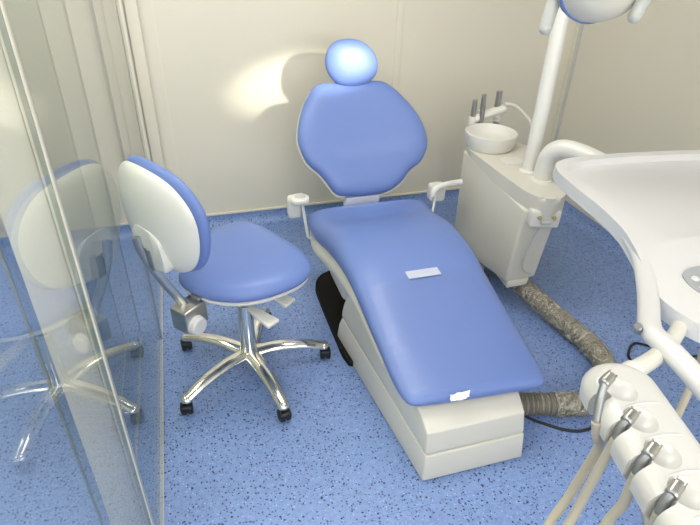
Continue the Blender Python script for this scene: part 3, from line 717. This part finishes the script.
for k in range(5):
    b = NB(); tm = P_ * (k + .52); w0 = half - .004; ms = s0
    tube(b, [bp(tm + .010, ms - w0, -.024), bp(tm + .006, ms - w0 + .018, -.0045), bp(tm - .002, ms, -.0006), bp(tm - .002, ms + w0 - .018, -.0045), bp(tm, ms + w0, -.024)], .0026, 8, 6); obj('ridge', b, 'rest', bar, 60)
# bracket joining it to the delivery unit
ARM = [(.600, .497, .968), (.645, .512, .966), (.693, .531, .953), (.754, .559, .935), (.826, .598, .915), (.906, .649, .90), (.982, .706, .89), (1.059, .767, .888), (1.146, .831, .888)]
b = NB(); tube(b, ARM, .0155, 16, 7); obj('bracket_arm', b, 'cream', ib, 60)
b = NB(); tube(b, [(.590, .494, .968), (.620, .503, .967), (.662, .519, .961)], .0185, 16, 5); obj('bracket_collar', b, 'white', ib, 60)

hose_end = [((.545, .433, .90), (.521, .430, .80), (.470, .405, .70)),
            ((.523, .401, .90), (.509, .399, .80), (.465, .372, .70)),
            ((.518, .342, .90), (.508, .346, .84), (.460, .325, .70)),
            ((.520, .290, .90), (.505, .290, .84), (.455, .275, .70))]
labs = ['handpiece in the farthest holder of the white rest, hose curving down', 'handpiece in the second holder from the far rounded end of the rest',
        'handpiece in the third holder from the far rounded end of the rest', 'handpiece in the fourth holder, at the bottom right edge of the photo', 'handpiece in the nearest holder of the white rest']
for k in range(4):
    t0 = P_ * k
    hd_ = thing('dental_handpiece', labs[k], 'handpiece', bp(t0, -.02, -.05), 'handpieces hanging in the white rest')
    top_ = bp(t0 - .003, -.012, .001) if k else bp(-.004, -.022, .016)
    e = [bp(.034, -.042, -.030), bp(P_ + .008, -.027, -.030), bp(2 * P_ + .009, -.027, -.030), bp(3 * P_ + .008, -.027, -.030)][k]
    hx = (S * .75 + D * -.6 + V((0, 0, .15))).normalized()
    b = NB(); cyl(b, top_ - hx * .010, top_ + hx * .012, .0088, .0088, 20, .002)
    cyl(b, top_ + hx * .010, top_ + hx * .016, .0062, .0055, 16, .001)
    h_ = obj('coupling_head', b, 'steel', hd_)
    u1 = hx.orthogonal().normalized(); u2 = hx.cross(u1)
    for j in range(3):
        a = j * 2 * PI / 3; b = NB(); q = top_ + hx * .0115 + (u1 * math.cos(a) + u2 * math.sin(a)) * .0068
        cyl(b, q, q + hx * .006, .0018, seg=8); obj('pin', b, 'steel', h_)
    b = NB(); tube(b, [top_ - hx * .004, (top_ + e) / 2 + V((0, 0, .004)) - S * .003, e], lambda f: .0062, 14, 5); obj('stem', b, 'dsteel', hd_, 60)
    b = NB(); E1, E2, E3 = [V(p) for p in hose_end[k]]
    tube(b, [e, (e + E1) / 2, E1, E2, E3, V((.41 + .012 * k, .28 - .02 * k, .57)), V((.43 + .015 * k, .15, .50)), V((.48 + .012 * k, .10, .60)), V((.50 + .008 * k, .12, .80)), bp(.285 + .012 * k, .0, -.055)], .0075, 12, 8); obj('hose', b, 'hose', hd_, 60)
# pale hose hanging under the tray at the right edge
b = NB(); tube(b, [(1.06, .70, .86), (1.03, .66, .78), (.995, .63, .66), (.98, .62, .50), (1.02, .62, .30), (1.15, .64, .10), (1.4, .68, .012), (1.9, .8, .012)], .009, 10, 8)
tag(obj('supply_hose', b, 'hose'), 'beige hose hanging below the tray at the right edge', 'hose')

# ------------------------------------------------------------------ floor duct, film wrap, cable
dpath = [(1.03, 1.225, .052), (1.10, 1.205, .052), (1.20, 1.178, .052), (1.32, 1.155, .052), (1.43, 1.19, .052), (1.505, 1.29, .052), (1.535, 1.43, .052), (1.515, 1.59, .055), (1.475, 1.75, .075), (1.44, 1.90, .10), (1.43, 2.0, .11)]
dd = thing('corrugated_duct', 'thick grey corrugated floor duct looping from chair base to spittoon cabinet', 'duct', (1.3, 1.4, 0))
P = catmull(dpath, 60); ln = [0]
for a, c in zip(P, P[1:]): ln.append(ln[-1] + (c - a).length)
tot = ln[-1]; N = int(tot / .0025); Q = []; j = 0
for i in range(N + 1):
    s = tot * i / N
    while j < len(ln) - 2 and ln[j + 1] < s: j += 1
    Q.append(P[j].lerp(P[j + 1], min(1, (s - ln[j]) / max(1e-9, ln[j + 1] - ln[j]))))
b = NB(); tube(b, Q, lambda f: .040 + .0035 * math.cos(2 * PI * f * tot / .0115), 20, 1); obj('duct_hose', b, 'duct', dd, 80)
rnd = random.Random(8)
def wrap(i0, i1, amp, seed, r0=.048):
    b = NB(); rr = random.Random(seed); R = Q[i0:i1:4]; seg = 36; rings = []; up = V((0, 0, 1)); ph = [rr.uniform(0, 6.28) for _ in range(6)]
    for i, p in enumerate(R):
        t = (R[min(i + 1, len(R) - 1)] - R[max(i - 1, 0)]).normalized(); s = t.cross(up).normalized(); u = s.cross(t)
        ring = []
        for k in range(seg):
            a = 2 * PI * k / seg
            r = r0 + amp * (math.sin(3 * a + i * .9 + ph[0]) * .4 + math.sin(5 * a - i * .55 + ph[1]) * .35 + rr.uniform(-.35, .35))
            q = p + s * math.cos(a) * r + u * math.sin(a) * r; q.z = max(q.z, .003); ring.append(b.verts.new(q))
        rings.append(ring)
    for A, B in zip(rings, rings[1:]):
        for k in range(seg): b.faces.new((A[k], A[(k + 1) % seg], B[(k + 1) % seg], B[k]))
    return b
n1 = int(.155 / .0025); n2 = int(.335 / .0025)
fw = tag(obj('film_wrap', wrap(n1, n2, .005, 2), 'wrap', None, 40), 'clear crinkled film around the duct section beside the chair base', 'plastic film', 'film around the floor duct')
fw = tag(obj('film_wrap', wrap(n2 + 6, N - 34, .0055, 7), 'wrap', None, 50), 'long crumpled film sleeve around the duct below the spittoon cabinet', 'plastic film', 'film around the floor duct')
b = NB(); tube(b, [(1.02, 1.30, .05), (1.075, 1.200, .006), (1.128, 1.140, .006), (1.20, 1.088, .006), (1.274, 1.076, .006), (1.42, 1.10, .006), (1.60, 1.20, .006), (1.68, 1.33, .006), (1.704, 1.385, .006), (1.79, 1.44, .006), (1.88, 1.36, .006), (1.957, 1.306, .006), (2.05, 1.30, .006), (2.19, 1.32, .006)], .0055, 10, 8)
tag(obj('power_cable', b, 'black'), 'thin black cable lying on the floor from the chair base', 'cable')

# ------------------------------------------------------------------ ceiling lights (above the frame)
def ceiling_light(x, y, sx, sy, power, label):
    t = thing('ceiling_light', label, 'ceiling light', (x, y, ZC), 'ceiling light panels')
    b = NB(); box(b, (x - sx / 2 - .02, y - sy / 2 - .02, ZC - .03), (x + sx / 2 + .02, y + sy / 2 + .02, ZC), .004); obj('light_frame', b, 'white', t)
    b = NB(); box(b, (x - sx / 2, y - sy / 2, ZC - .034), (x + sx / 2, y + sy / 2, ZC - .029)); obj('diffuser', b, 'panel', t)
    l = bpy.data.lights.new('panel_glow', 'AREA'); l.shape = 'RECTANGLE'; l.size = sx; l.size_y = sy; l.energy = power; l.color = (1, .965, .90)
    o = bpy.data.objects.new('panel_glow', l); C.objects.link(o); o.location = (x, y, ZC - .036)
ceiling_light(.35, -.6, .6, 1.2, 8, 'ceiling light panel over the photographer')
ceiling_light(.55, 1.7, 1.0, .6, 10, 'ceiling light panel over the dental chair')
ceiling_light(-1.0, .2, .6, 1.2, 22, 'ceiling light panel beyond the glass partition')

ceiling_light(-.95, 2.1, .6, .9, 12, 'added unseen light panel brightening the back wall behind the glass')  # extra lamp added to brighten the back wall seen through the glass
# added, unseen fill light shaped as a wide window in the wall behind the photographer
b = NB(); box(b, (-.35, YF, 1.0), (2.05, YF + .012, 2.25)); struct('fill_window_1', b, M['fill_glow'])
b = NB()
for x0, x1, z0, z1 in ((-.40, -.35, .95, 2.30), (2.05, 2.10, .95, 2.30), (-.40, 2.10, .95, 1.0), (-.40, 2.10, 2.25, 2.30), (.83, .87, 1.0, 2.25)): box(b, (x0, YF, z0), (x1, YF + .05, z1), .004)
struct('trim_9', b, 'white')  # frame around the added fill opening
l = bpy.data.lights.new('window_fill_light', 'AREA'); l.shape = 'RECTANGLE'; l.size = 2.4; l.size_y = 1.25; l.energy = 18; l.color = (1, .97, .90)  # added fill lamp, brightens surfaces that face the camera
o = bpy.data.objects.new('window_fill_light', l); C.objects.link(o); o.location = (.85, YF + .06, 1.625); o.rotation_euler = (PI / 2, 0, 0)

wd = bpy.data.worlds.new('world'); sc.world = wd; wd.use_nodes = True
wd.node_tree.nodes['Background'].inputs[0].default_value = (.9, .93, 1, 1); wd.node_tree.nodes['Background'].inputs[1].default_value = .3

# ------------------------------------------------------------------ camera
cam = bpy.data.cameras.new('camera'); co = bpy.data.objects.new('camera', cam); C.objects.link(co)
yaw, pitch, roll = -.29644005, .56543382, .02615047
f_ = V((-math.sin(yaw) * math.cos(pitch), math.cos(yaw) * math.cos(pitch), -math.sin(pitch)))
r_ = V((math.cos(yaw), math.sin(yaw), 0)); u_ = r_.cross(f_)
c_, s_ = math.cos(roll), math.sin(roll); rr, uu = r_ * c_ + u_ * s_, r_ * -s_ + u_ * c_
co.matrix_world = Matrix(((rr.x, uu.x, -f_.x, 0), (rr.y, uu.y, -f_.y, 0), (rr.z, uu.z, -f_.z, 1.6), (0, 0, 0, 1)))
cam.sensor_width = 36; cam.lens = 548.1 / 700 * 36; cam.clip_start = .02
sc.camera = co
sc.view_settings.view_transform = 'Standard'; sc.view_settings.look = 'None'; sc.view_settings.gamma = 1
sc.view_settings.use_curve_mapping = False; sc.view_settings.exposure = .09
